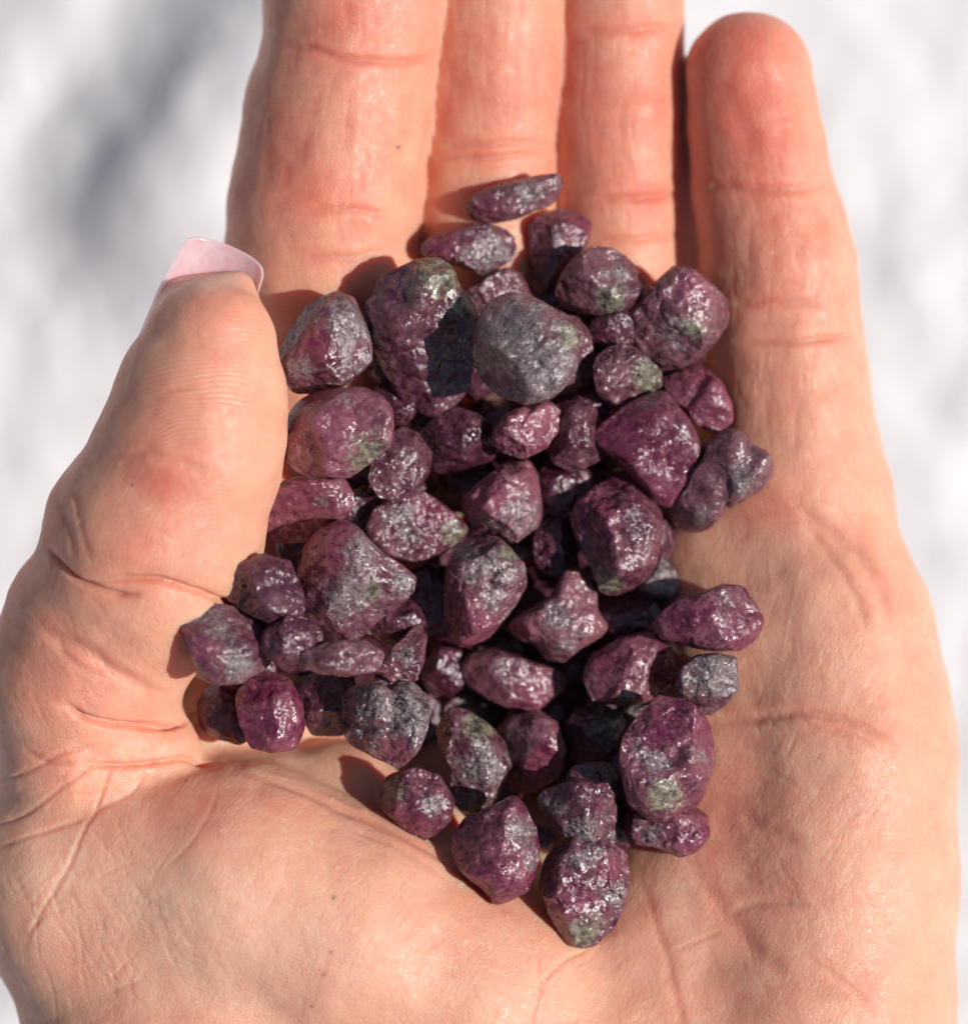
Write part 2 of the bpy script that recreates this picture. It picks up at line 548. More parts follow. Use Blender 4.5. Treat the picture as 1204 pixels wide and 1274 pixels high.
def stroke_dist(pts, pad):
    x0, y0 = pts.min(0) - pad; x1, y1 = pts.max(0) + pad
    a0, a1 = int(max(x0 - MX0, 0)), int(min(x1 - MX0 + 1, MW))
    b0, b1 = int(max(y0 - MY0, 0)), int(min(y1 - MY0 + 1, MH))
    if a0 >= a1 or b0 >= b1: return None
    X, Y = _xx[b0:b1, a0:a1], _yy[b0:b1, a0:a1]
    best = np.full(X.shape, 1e9, np.float32); par = np.zeros(X.shape, np.float32)
    n = len(pts) - 1
    for s in range(n):
        a, d = pts[s], pts[s + 1] - pts[s]
        t = np.clip(((X - a[0]) * d[0] + (Y - a[1]) * d[1]) / max(d @ d, 1e-6), 0, 1)
        q = (X - a[0] - t * d[0]) ** 2 + (Y - a[1] - t * d[1]) ** 2
        m = q < best
        best[m] = q[m]; par[m] = ((s + t) / n)[m]
    return (slice(b0, b1), slice(a0, a1)), np.sqrt(best), par


def crease(pts, w, d, bulge=0.25, red=0.35, taper=0.18, wob=0.5):
    deep = d >= 12
    if not deep: d *= 0.6
    else: w, bulge = w * 0.55, 0.12
    c = catmull(pts)
    if len(c) > 3 and wob:
        c = c + wob * np.stack([perlin(np.stack([np.arange(len(c)) * 0.31, np.full(len(c), pts[0][0] * 0.37), np.full(len(c), 3.3)], 1)),
                                perlin(np.stack([np.arange(len(c)) * 0.31, np.full(len(c), pts[0][1] * 0.53), np.full(len(c), 9.1)], 1))], 1) * w * 0.8
    r = stroke_dist(c, max(w * 8, 42 if deep else 0))
    if r is None: return
    sl, dist, par = r
    e = np.clip(np.minimum(par, 1 - par) / taper, 0, 1) if taper else 1.0
    DEPTH[sl] += (0.72 if deep else 1.0) * e * (d * bulge * np.exp(-(dist / (3.2 * w)) ** 2) - d * (1 + bulge) * np.exp(-(dist / w) ** 2))
    if deep: DEPTH[sl] -= e * 5.0 * np.exp(-(dist / 17.0) ** 2)
    d *= 1.0
    if red: REDM[sl] += 0.5 * e * red * (np.exp(-(dist / (1.4 * w)) ** 2) + 0.35 * np.exp(-(dist / 14.0) ** 2))


def blob(M, px, py, rx, ry, v, ang=0.0):
    c, s = cos(radians(ang)), sin(radians(ang))
    X, Y = _xx - px, _yy - py
    M += v * np.exp(-(((X * c + Y * s) / rx) ** 2 + ((-X * s + Y * c) / ry) ** 2))


_lr = random.Random(5)


def hatch(cx, cy, rx, ry, ang, jit, length, n, w=2.0, d=1.2):
    """short irregular skin lines scattered round one direction (degrees, image space)"""
    for _ in range(n):
        while True:
            u, v = _lr.uniform(-1, 1), _lr.uniform(-1, 1)
            if u * u + v * v < 1: break
        x, y = cx + u * rx, cy + v * ry
        a = radians(ang + _lr.gauss(0, jit)); L = length * _lr.uniform(0.4, 1.5)
        bend = _lr.gauss(0, 0.08) * L
        dx, dy = cos(a) * L / 2, sin(a) * L / 2
        pts = [(x - dx, y - dy), (x - dy / L * bend, y + dx / L * bend), (x + dx, y + dy)]
        c = catmull(pts, 4)
        r = stroke_dist(c, 8)
        if r is None: continue
        sl, dist, par = r
        e = np.clip(np.minimum(par, 1 - par) / 0.3, 0, 1)
        DEPTH[sl] -= 0.5 * e * d * _lr.uniform(0.5, 1.3) * np.exp(-(dist / w) ** 2)


def draw_details():
    # thumb folds
    crease([(52, 678), (76, 706), (100, 724), (140, 739), (176, 744)], 6, 13, .3)
    crease([(104, 724), (160, 722), (206, 725), (240, 736), (285, 750), (315, 752)], 7, 16, .3)
    crease([(45, 776), (93, 802), (133, 826), (178, 856), (215, 868)], 9, 8, .3, .2)
    crease([(78, 872), (105, 893), (140, 902), (180, 905), (215, 901), (252, 888)], 7, 17, .3)
    crease([(30, 770), (62, 790), (95, 826), (150, 850)], 5, 3, .2, .1)
    crease([(70, 620), (84, 650), (92, 700)], 6, 4, .2, .1)
    crease([(92, 610), (98, 650), (112, 700)], 5, 3, .2, .1)
    crease([(155, 566), (185, 562), (230, 576), (270, 590)], 7, 4, .3, .1)
    crease([(198, 490), (220, 484), (250, 482)], 3, 2.5, .3, .15)
    crease([(95, 950), (150, 953), (195, 950), (235, 944), (280, 952)], 6, 14, .3)
    crease([(190, 950), (165, 985), (115, 1015), (85, 1080), (55, 1130), (25, 1190)], 3, 3.4, .12, .2)
    crease([(-20, 1030), (30, 1014), (85, 975), (122, 950)], 3, 4, .15, .2)
    crease([(-20, 1060), (65, 1031), (115, 1013)], 3, 3.5, .15, .18)
    crease([(-20, 985), (40, 957), (80, 937), (130, 925)], 3, 4, .15, .18)
    crease([(28, 932), (60, 948), (98, 950)], 3.5, 5, .3, .25)
    crease([(140, 955), (128, 985), (118, 1012)], 3, 4, .3, .2)
    crease([(273, 980), (262, 1010), (236, 1050), (196, 1088)], 2.5, 1.6, .1, .12)
    crease([(282, 952), (350, 974), (430, 1008), (500, 1040), (575, 1088), (640, 1140)], 5, 4.5, .4, .2)
    crease([(430, 1025), (500, 1058), (560, 1098)], 4, 2.2, .3, .1)
    # palm
    crease([(985, 622), (1013, 648), (1051, 674), (1082, 711), (1101, 755), (1120, 800)], 9, 6, .35, .35)
    crease([(992, 640), (1030, 690), (1062, 740), (1082, 790)], 7, 3.5, .3, .1)
    crease([(870, 892), (929, 896), (991, 887), (1038, 893), (1076, 906), (1140, 942)], 6, 7, .2, .25)
    crease([(990, 900), (1045, 912), (1100, 935)], 5, 3.5, .3, .15)
    crease([(850, 1060), (880, 1105), (905, 1140), (941, 1186), (981, 1219), (1026, 1234), (1090, 1232)], 12, 4, .3, .25)
    crease([(795, 1090), (812, 1140), (832, 1205), (846, 1265), (850, 1310)], 6, 2.2, .4, .25)
    crease([(920, 1010), (950, 1030), (1000, 1050)], 9, 4, .3, .15)
    crease([(905, 1135), (960, 1122), (1010, 1128)], 6, 3, .3, .1)
    crease([(668, 1180), (672, 1230), (660, 1280)], 3, 3, .3, .15)
    crease([(672, 1224), (700, 1197), (732, 1180)], 3, 3, .3, .15)
    crease([(836, 1184), (870, 1170), (902, 1155)], 2.6, 2, .3, .1)
    crease([(1000, 1190), (1040, 1215), (1085, 1250)], 4, 3, .3, .1)
    for l in ([(998, 698), (982, 761), (969, 833)], [(1010, 783), (1014, 806), (1020, 827)], [(1038, 772), (1036, 795)], [(1048, 790), (1049, 830)],
              [(930, 706), (944, 780), (949, 826)], [(955, 690), (960, 740)], [(1018, 735), (1004, 780)], [(960, 850), (985, 880)]):
        crease(l, 2.2, -0.9, 0.0, 0.0, .3)
    # index
    crease([(340, 56), (385, 60), (413, 69), (454, 75), (520, 74), (548, 54)], 5, 7, .35, .4)
    crease([(370, 264), (438, 260), (482, 270)], 6, 4.5, .35, .35)
    crease([(365, 320), (429, 321), (480, 311)], 6, 4.5, .35, .3)
    for l in ([(400, 104), (386, 150), (375, 207)], [(440, 96), (432, 150), (428, 200)], [(484, 120), (480, 170), (474, 215)], [(322, 110), (312, 180), (308, 250)],
              [(340, 130), (330, 190), (328, 250)], [(360, 200), (352, 240)], [(455, 180), (448, 240)], [(506, 110), (500, 180)], [(430, 0), (436, 40)], [(460, 20), (490, 60)]):
        crease(l, 7, 1.2, .2, .25)
    # middle, ring
    crease([(535, 197), (600, 195), (695, 189)], 5, 5, .4, .3)
    crease([(545, 180), (600, 179), (695, 177)], 5, 4, .4, .25)
    for l in ([(580, 20), (575, 90), (570, 160)], [(610, 10), (606, 120)], [(640, 30), (642, 140)], [(668, 20), (668, 150)], [(560, 60), (556, 150)]):
        crease(l, 7, 1.0, .2, .2)
    crease([(716, 36), (770, 38), (852, 32)], 7, 5, .3, .4)
    crease([(730, 247), (792, 247), (850, 240)], 6, 5, .4, .4)
    crease([(735, 297), (790, 298), (850, 292)], 5, 4, .4, .3)
    for l in ([(770, 110), (776, 180), (790, 230)], [(800, 80), (806, 200)], [(740, 80), (742, 210)], [(820, 60), (826, 220)], [(760, 200), (768, 235)]):
        crease(l, 7, 1.0, .2, .2)
    # little finger
    crease([(870, 238), (905, 234), (957, 236), (1050, 230)], 7, 6, .35, .3)
    crease([(905, 378), (960, 376), (1030, 378)], 6, 4, .35, .3)
    crease([(910, 425), (980, 425), (1070, 418)], 5, 6, .35, .35)
    crease([(900, 92), (915, 140), (945, 208)], 14, 3.5, .1, .5)
    
    crease([(972, 130), (972, 175), (965, 222)], 11, 2, .1, .3)
    for l in ([(930, 270), (934, 360)], [(960, 260), (962, 350)], [(990, 270), (996, 365)], [(1018, 260), (1026, 360)], [(950, 450), (955, 540)], [(985, 450), (990, 560)], [(1015, 450), (1030, 560)], [(1045, 480), (1058, 590)]):
        crease(l, 7, 0.9, .2, .12)
    # fine skin lines
    hatch(100, 1150, 130, 120, 65, 12, 70, 70, 2.0, 1.4)
    hatch(90, 1180, 130, 110, -25, 12, 60, 60, 2.0, 1.2)
    hatch(330, 1130, 220, 130, 25, 14, 45, 90, 1.9, 0.9)
    hatch(330, 1150, 220, 120, -62, 14, 38, 80, 1.9, 0.8)
    hatch(380, 1020, 110, 50, 28, 8, 70, 40, 1.9, 1.0)
    hatch(600, 1200, 130, 80, 50, 14, 45, 60, 1.9, 0.9)
    hatch(760, 1220, 120, 70, -40, 20, 45, 50, 1.9, 0.9)
    hatch(960, 1080, 170, 190, 42, 16, 55, 110, 2.0, 0.9)
    hatch(980, 1000, 150, 200, 118, 16, 40, 80, 2.0, 0.8)
    hatch(990, 780, 100, 130, 75, 18, 40, 40, 2.0, 0.5)
    hatch(60, 830, 60, 80, 55, 10, 60, 30, 2.0, 1.2)
    hatch(150, 800, 90, 50, 40, 15, 40, 30, 2.0, 0.8)
    hatch(100, 970, 110, 35, -20, 20, 40, 50, 2.0, 1.2)
    hatch(430, 170, 100, 150, 95, 8, 50, 60, 2.0, 0.8)
    hatch(620, 100, 70, 140, 90, 6, 60, 50, 2.0, 0.8)
    hatch(780, 150, 70, 150, 90, 6, 60, 50, 2.0, 0.8)
    hatch(970, 380, 80, 220, 88, 8, 55, 80, 2.0, 0.8)
    # redness of the skin itself
    for a in ((410, 160, 120, 210, .16), (610, 120, 85, 200, .14), (770, 150, 85, 200, .2), (950, 260, 110, 260, .16), (200, 520, 100, 150, .1), (420, 20, 90, 60, .35), (350, 190, 50, 90, .35), (400, 250, 90, 40, .2), (925, 70, 80, 90, .6), (930, 200, 90, 90, .25), (965, 330, 90, 90, .1),
              (720, 120, 40, 160, .3), (800, 240, 30, 22, .45), (790, 120, 40, 60, .15), (600, 130, 80, 140, .18), (200, 600, 45, 30, .45), (255, 640, 60, 40, .15),
              (190, 530, 60, 60, .2), (250, 390, 70, 40, .2), (160, 690, 70, 40, .2), (120, 860, 60, 40, .2), (330, 1000, 70, 30, .25), (245, 1015, 40, 30, .3),
              (900, 1010, 80, 60, .3), (930, 1100, 90, 60, .2), (1040, 900, 60, 30, .25), (960, 640, 40, 25, .5), (600, 1140, 90, 50, .2), (470, 1030, 80, 30, .2),
              (40, 640, 50, 80, .3), (30, 800, 60, 90, .25), (90, 930, 80, 30, .15)):
        blob(REDM, *a)
    for a in ((300, 1130, 280, 140, .2), (1010, 1000, 150, 260, .12), (640, 1230, 160, 60, .12), (60, 1090, 60, 50, .35), (230, 1120, 90, 45, .3), (330, 1200, 160, 90, .25), (360, 950, 70, 25, .35), (850, 1120, 35, 60, .3), (1010, 800, 80, 60, .12), (1060, 1090, 70, 120, .12), (930, 690, 60, 40, .2)):
        blob(PALE, *a)
    blob(PALE, 262, 346, 45, 12, .7)
    # dry flecks on the raised skin
    for (cx, cy, rx, ry, n) in ((300, 1110, 280, 140, 150), (980, 1050, 160, 200, 110), (620, 1200, 140, 70, 50), (200, 620, 110, 140, 40), (430, 150, 100, 140, 25), (980, 400, 80, 180, 25)):
        for _ in range(n):
            a = _lr.uniform(0, 2 * pi); q = math.sqrt(_lr.random()); x, y = cx + rx * q * cos(a), cy + ry * q * sin(a)
            L, b = _lr.uniform(0.5, 3.5), _lr.uniform(0, pi)
            r = stroke_dist(np.array([(x - L * cos(b), y - L * sin(b)), (x + L * cos(b), y + L * sin(b))]), 6)
            if r is None: continue
            v = np.exp(-(r[1] / 1.5) ** 2) * _lr.uniform(.2, 1)
            PALE[r[0]] += 0.45 * v; DEPTH[r[0]] += 0.6 * v
    np.clip(PALE, 0, 1, out=PALE)
    blob(PRINT, 258, 480, 95, 95, .9); blob(PRINT, 240, 660, 90, 50, .35)
    np.clip(PRINT, 0, 1, out=PRINT)
    blob(FINE, 430, 150, 130, 200, 1.0); blob(FINE, 620, 100, 90, 170, 1.0); blob(FINE, 780, 150, 90, 170, 1.0); blob(FINE, 980, 380, 100, 230, 1.0)
    np.clip(FINE, 0, 1, out=FINE)
    for (x, y, r) in ((165, 603, 1.9), (495, 183, 2.6), (415, 1117, 2.2), (412, 1185, 1.9), (403, 1212, 1.8), (388, 1252, 1.7), (232, 973, 1.7), (105, 892, 1.7)):
        blob(MOLE, x, y, r, r, 1.2)
    np.clip(MOLE, 0, 1, out=MOLE)


def sample(M, px, py):
    x = np.clip(px - MX0, 0, MW - 1.01); y = np.clip(py - MY0, 0, MH - 1.01)
    i = x.astype(int); j = y.astype(int); fx = x - i; fy = y - j
    return (M[j, i] * (1 - fx) + M[j, i + 1] * fx) * (1 - fy) + (M[j + 1, i] * (1 - fx) + M[j + 1, i + 1] * fx) * fy


HCELL = 6.0
HM = np.full((330, 360), -1e4)      # pile height map, world xy
HX0, HY0 = -900.0, -950.0


def hm_index(x, y):
    return (np.clip(((x - HX0) / HCELL).astype(int), 0, HM.shape[0] - 1), np.clip(((y - HY0) / HCELL).astype(int), 0, HM.shape[1] - 1))


def build_hand():
    F = build_hand_field()
    V, Q = surface_nets(F)
    del F
    o = mesh_object('hand', V * S, Q, SKIN)
    md = o.modifiers.new('subdivision', 'SUBSURF')
    md.levels = md.render_levels = 1
    dg = bpy.context.evaluated_depsgraph_get()
    me = bpy.data.meshes.new_from_object(o.evaluated_get(dg))
    o.modifiers.clear()
    old = o.data
    o.data = me
    bpy.data.meshes.remove(old)
    me.name = 'hand'
    n = len(me.vertices)
    co = np.empty(n * 3, dtype=np.float32); me.vertices.foreach_get('co', co); co = co.reshape(-1, 3) / S
    nr = np.empty(n * 3, dtype=np.float32); me.vertex_normals.foreach_get('vector', nr); nr = nr.reshape(-1, 3)
    k = D / (D - co[:, 2])
    px, py = co[:, 0] * k + CX, CY - co[:, 1] * k
    draw_details()
    front = np.clip((nr[:, 2] - 0.05) / 0.3, 0, 1)
    inside = ((px > MX0 + 5) & (px < MX0 + MW - 5) & (py > MY0 + 5) & (py < MY0 + MH - 5)) * front
    d = sample(DEPTH, px, py) * inside
    d = d + 3.5 * fbm(co / 95.0, 2) + 0.7 * fbm(co / 26.0 + 4, 2)
    # roll the finger pads a little so that they are not plain tubes
    co = co + nr * d[:, None]
    me.vertices.foreach_set('co', (co * S).astype(np.float32).ravel())
    for nm, M, base in (('red', REDM, 0.25), ('pale', PALE, 0.0), ('prints', PRINT, 0.12), ('mole', MOLE, 0.0), ('fine', FINE, 0.0)):
        a = me.attributes.new(nm, 'FLOAT', 'POINT')
        a.data.foreach_set('value', (base + sample(M, px, py) * inside).astype(np.float32))
    me.polygons.foreach_set('use_smooth', np.ones(len(me.polygons), dtype=bool))
    me.update()
    o['label'] = 'open cupped left hand, palm up, holding a heap of purple stones'
    o['category'] = 'hand'
    up = nr[:, 2] > 0
    i, j = hm_index(co[up, 0], co[up, 1])
    np.maximum.at(HM, (i, j), co[up, 2])
    return o


def build_nail(hand):
    """long curved thumbnail: its plate wraps the far side of the thumb tip and its free edge stands beyond it"""
    ax0, ax1 = P(218, 470, 34), P(287, 306, 44)         # centre line, root to free edge
    t = ax1 - ax0; L = np.linalg.norm(t); t /= L
    up = np.array([0.0, 0.0, 1.0]); side = np.cross(t, up); side /= np.linalg.norm(side)
    nn = np.cross(side, t)
    nu, nv = 30, 40
    V = []
    A = 0.80
    for layer in (0, 1):
        for v in range(nv + 1):
            q = v / nv
            half = 60 - 10 * max(0, q - 0.55)
            for u in range(nu + 1):
                a = u / nu * 2 - 1
                cap = 9 * a * a + 30 * (1 - math.sqrt(max(1 - abs(a) ** 7, 0)))
                l = L * q - cap * q ** 3
                R = half / sin(A) + (3.2 if layer else 0) * min(1, 1.15 - abs(a) ** 8)
                ang = a * A
                p = ax0 + t * l + side * (R * sin(ang)) + nn * (-(R * cos(ang)) + half / sin(A) * 0.86 + 10 * q * q)
                V.append(p)
    n1 = (nu + 1) * (nv + 1)
    F = []
    for v in range(nv):
        for u in range(nu):
            a = v * (nu + 1) + u
            F.append((a, a + 1, a + nu + 2, a + nu + 1))
            b = a + n1
            F.append((b, b + nu + 1, b + nu + 2, b + 1))
    ring = [u for u in range(nu + 1)] + [v * (nu + 1) + nu for v in range(1, nv + 1)] + [nv * (nu + 1) + u for u in range(nu - 1, -1, -1)] + [v * (nu + 1) for v in range(nv - 1, 0, -1)]
    for a, b in zip(ring, ring[1:] + ring[:1]):
        F.append((a, a + n1, b + n1, b))
    o = mesh_object('thumbnail', np.array(V) * S, F, NAIL, hand)
    o['label'] = 'long squared thumbnail with pale pink polish'
    return o


hand = build_hand()
build_nail(hand)

# ------------------------------------------------------------------ stones
def icosphere(sub):
    bm = bmesh.new()
    bmesh.ops.create_icosphere(bm, subdivisions=sub, radius=1.0)
    V = np.array([v.co[:] for v in bm.verts]); F = [tuple(v.index for v in f.verts) for f in bm.faces]
    bm.free()
    V /= np.linalg.norm(V, axis=1)[:, None]
    return V, F


ICO = {5: icosphere(5), 6: icosphere(6)}
GROUP = 'rough gemstones heaped in the palm'


def radial_profile(poly, c, n=360):
    th = np.linspace(-pi, pi, n, endpoint=False)
    d = np.stack([np.cos(th), np.sin(th)], 1)
    R = np.zeros(n)
    p = np.asarray(poly, float) - c
    for a, b in zip(p, np.roll(p, -1, 0)):
        e = b - a
        den = d[:, 0] * e[1] - d[:, 1] * e[0]
        with np.errstate(divide='ignore', invalid='ignore'):
            t = (a[0] * e[1] - a[1] * e[0]) / den
            s = (a[0] * d[:, 1] - a[1] * d[:, 0]) / den
        ok = (t > 0) & (s >= 0) & (s <= 1) & np.isfinite(t)
        R = np.where(ok & (t > R), t, R)
    R[R == 0] = np.median(R)
    w = np.hanning(19); w /= w.sum()
    Rp = np.concatenate([R[-20:], R, R[:20]])
    return th, np.convolve(Rp, w, 'same')[20:-20]


def centroid(p):
    p = np.asarray(p, float)
    x, y = p[:, 0], p[:, 1]; x2, y2 = np.roll(x, -1), np.roll(y, -1)
    cr = x * y2 - x2 * y
    A = cr.sum() / 2
    return np.array([((x + x2) * cr).sum() / (6 * A), ((y + y2) * cr).sum() / (6 * A)])


def vertex_normals(V, F):
    F = np.asarray(F)
    n = np.cross(V[F[:, 1]] - V[F[:, 0]], V[F[:, 2]] - V[F[:, 0]])
    N = np.zeros_like(V)
    for i in range(3): np.add.at(N, F[:, i], n)
    return N / np.maximum(np.linalg.norm(N, axis=1), 1e-9)[:, None]


def make_stone(idx, label, poly, tone=.4, grey=.3, green=.2, clear=.2, pink=.2, thick=.8, facets=7, rough=1.0, tilt=None, grooves=(), lumps=(), cut=(.64, .90), quant=.92, lift=0.0, sub=6, zones=()):
    rng = np.random.RandomState(100 + idx)
    poly = np.asarray(poly, float)
    c = centroid(poly)
    dirs, F = ICO[sub]
    q = poly.copy(); q[:, 1] = -q[:, 1]
    th, R = radial_profile(q, np.array([c[0], -c[1]]))
    theta = np.arctan2(dirs[:, 1], dirs[:, 0])
    r = np.interp(theta, np.append(th, pi), np.append(R, R[0]))
    cl = np.sqrt(dirs[:, 0] ** 2 + dirs[:, 1] ** 2)
    size = np.sqrt(abs(np.mean(R ** 2)))
    ext = poly - c
    cov = np.cov(ext.T); ev = np.sqrt(np.linalg.eigvalsh(cov))
    T = thick * ev[0] * 1.42
    wr = np.clip(cl, 0, 1) ** 1.6
    lat = (np.mean(R) * (1 - wr) + r * wr) * cl ** 0.80
    x = lat * np.cos(theta); y = lat * np.sin(theta)
    z = T * np.sign(dirs[:, 2]) * np.abs(dirs[:, 2]) ** 0.92
    V = np.stack([x, y, z], 1)
    # broken faces
    for f in range(facets):
        for _ in range(20):
            n = rng.normal(size=3); n[2] = abs(n[2]) * (1 if f % 4 else -1) + (0.25 if f % 4 else -0.25)
            n /= np.linalg.norm(n)
            if abs(n[2]) > 0.28: break
        s = V @ n
        o = s.max() * rng.uniform(*cut)
        e = s - o
        soft = 0.022 * size
        push = np.where(e > soft, e, np.where(e > -soft, (e + soft) ** 2 / (4 * soft), 0))
        V = V - n * (push * 0.96)[:, None]
    if tilt is None: tilt = rng.normal(0, .18, 2)
    V[:, 2] += V[:, 0] * tilt[0] + V[:, 1] * tilt[1]
    N = vertex_normals(V, F)
    off = rng.uniform(0, 200, 3)
    d = size * (0.09 * fbm(V / (0.66 * size) + off, 2, .4) + 0.040 * rough * fbm(V / (0.27 * size) + off, 2, .45))
    rid = 1 - np.abs(perlin(V / (0.36 * size) + off + 50)) * 2
    d += -0.022 * rough * size * np.clip(rid - 0.72, 0, 1) / 0.28
    edge = np.clip(np.abs(N[:, 2]) * 1.6, 0.3, 1)
    d *= edge
    for (pts, w, dep) in grooves:
        g = np.asarray(pts, float) - c; g[:, 1] *= -1
        best = np.full(len(V), 1e9)
        for a, b in zip(g[:-1], g[1:]):
            e = b - a
            t = np.clip(((V[:, :2] - a) @ e) / (e @ e), 0, 1)
            best = np.minimum(best, np.linalg.norm(V[:, :2] - a - t[:, None] * e, axis=1))
        d -= np.where(N[:, 2] > 0, dep * np.exp(-(best / w) ** 2), 0)
    for (lx, ly, w, h) in lumps:
        q2 = (V[:, 0] - (lx - c[0])) ** 2 + (V[:, 1] + (ly - c[1])) ** 2
        V[:, 2] += np.where(N[:, 2] > -.1, h * np.exp(-q2 / w ** 2), 0)
    V = V + N * d[:, None]
    # bring the outline back to the traced one, direction by direction
    th2 = np.arctan2(V[:, 1], V[:, 0]); rad = np.hypot(V[:, 0], V[:, 1])
    nb = 40
    bi = ((th2 + pi) / (2 * pi) * nb).astype(int) % nb
    mx = np.zeros(nb); np.maximum.at(mx, bi, rad)
    ctr = -pi + (np.arange(nb) + .5) * 2 * pi / nb
    want = np.interp(ctr, np.append(th, pi), np.append(R, R[0]))
    ra = np.clip(want / np.maximum(mx, 1), .85, 1.5)
    for _ in range(2): ra = (np.roll(ra, 1) + 2 * ra + np.roll(ra, -1)) / 4
    sc = np.interp(th2, np.concatenate([[ctr[-1] - 2 * pi], ctr, [ctr[0] + 2 * pi]]), np.concatenate([[ra[-1]], ra, [ra[0]]]))
    V[:, 0] *= sc * 1.035; V[:, 1] *= sc * 1.035
    # rest on the palm and on the stones already there
    zv = {k: np.zeros(len(V)) for k in 'gom'}
    for (zx, zy, zr, kind) in zones:
        q2 = (V[:, 0] - (zx - c[0])) ** 2 + (V[:, 1] + (zy - c[1])) ** 2
        zv[kind] = np.maximum(zv[kind], np.exp(-q2 / (zr * 1.15) ** 2) * (N[:, 2] > -0.3))
    zc = 0.0
    low = (N[:, 2] < -0.1) & (cl * r < 0.9 * r)
    for _ in range(2):
        b = P(c[0], c[1], zc); k = (D - zc) / D
        W = V * k + b
        i, j = hm_index(W[low, 0], W[low, 1])
        need = HM[i, j] - V[low, 2] * k
        zc = np.quantile(need, quant) + lift
    k = (D - zc) / D
    b = P(c[0], c[1], zc)
    W = V * k + b
    up = N[:, 2] > 0
    i, j = hm_index(W[up, 0], W[up, 1])
    np.maximum.at(HM, (i, j), W[up, 2])
    o = mesh_object('rough_gemstone', V * k * S, F, STONE)
    o.location = tuple(b * S)
    for nm, kk in (('zone_grey', 'g'), ('zone_olive', 'o'), ('zone_magenta', 'm')):
        o.data.attributes.new(nm, 'FLOAT', 'POINT').data.foreach_set('value', zv[kk].astype(np.float32))
    o['label'] = label; o['category'] = 'stone'; o['group'] = GROUP
    for nm, v in (('tone', tone), ('grey', grey), ('green', green), ('clear', clear), ('pink', pink)): o[nm] = float(v)
    print('stone %2d z=%.0f top=%.0f  %s' % (idx, zc, W[:, 2].max(), label[:44]))
    return o


def disc(x, y, rx, ry=None, n=11, seed=1):
    ry = ry or rx
    r = random.Random(seed * 31 + int(x))
    return [(x + rx * r.uniform(.86, 1.1) * cos(2 * pi * i / n), y + ry * r.uniform(.86, 1.1) * sin(2 * pi * i / n)) for i in range(n)]


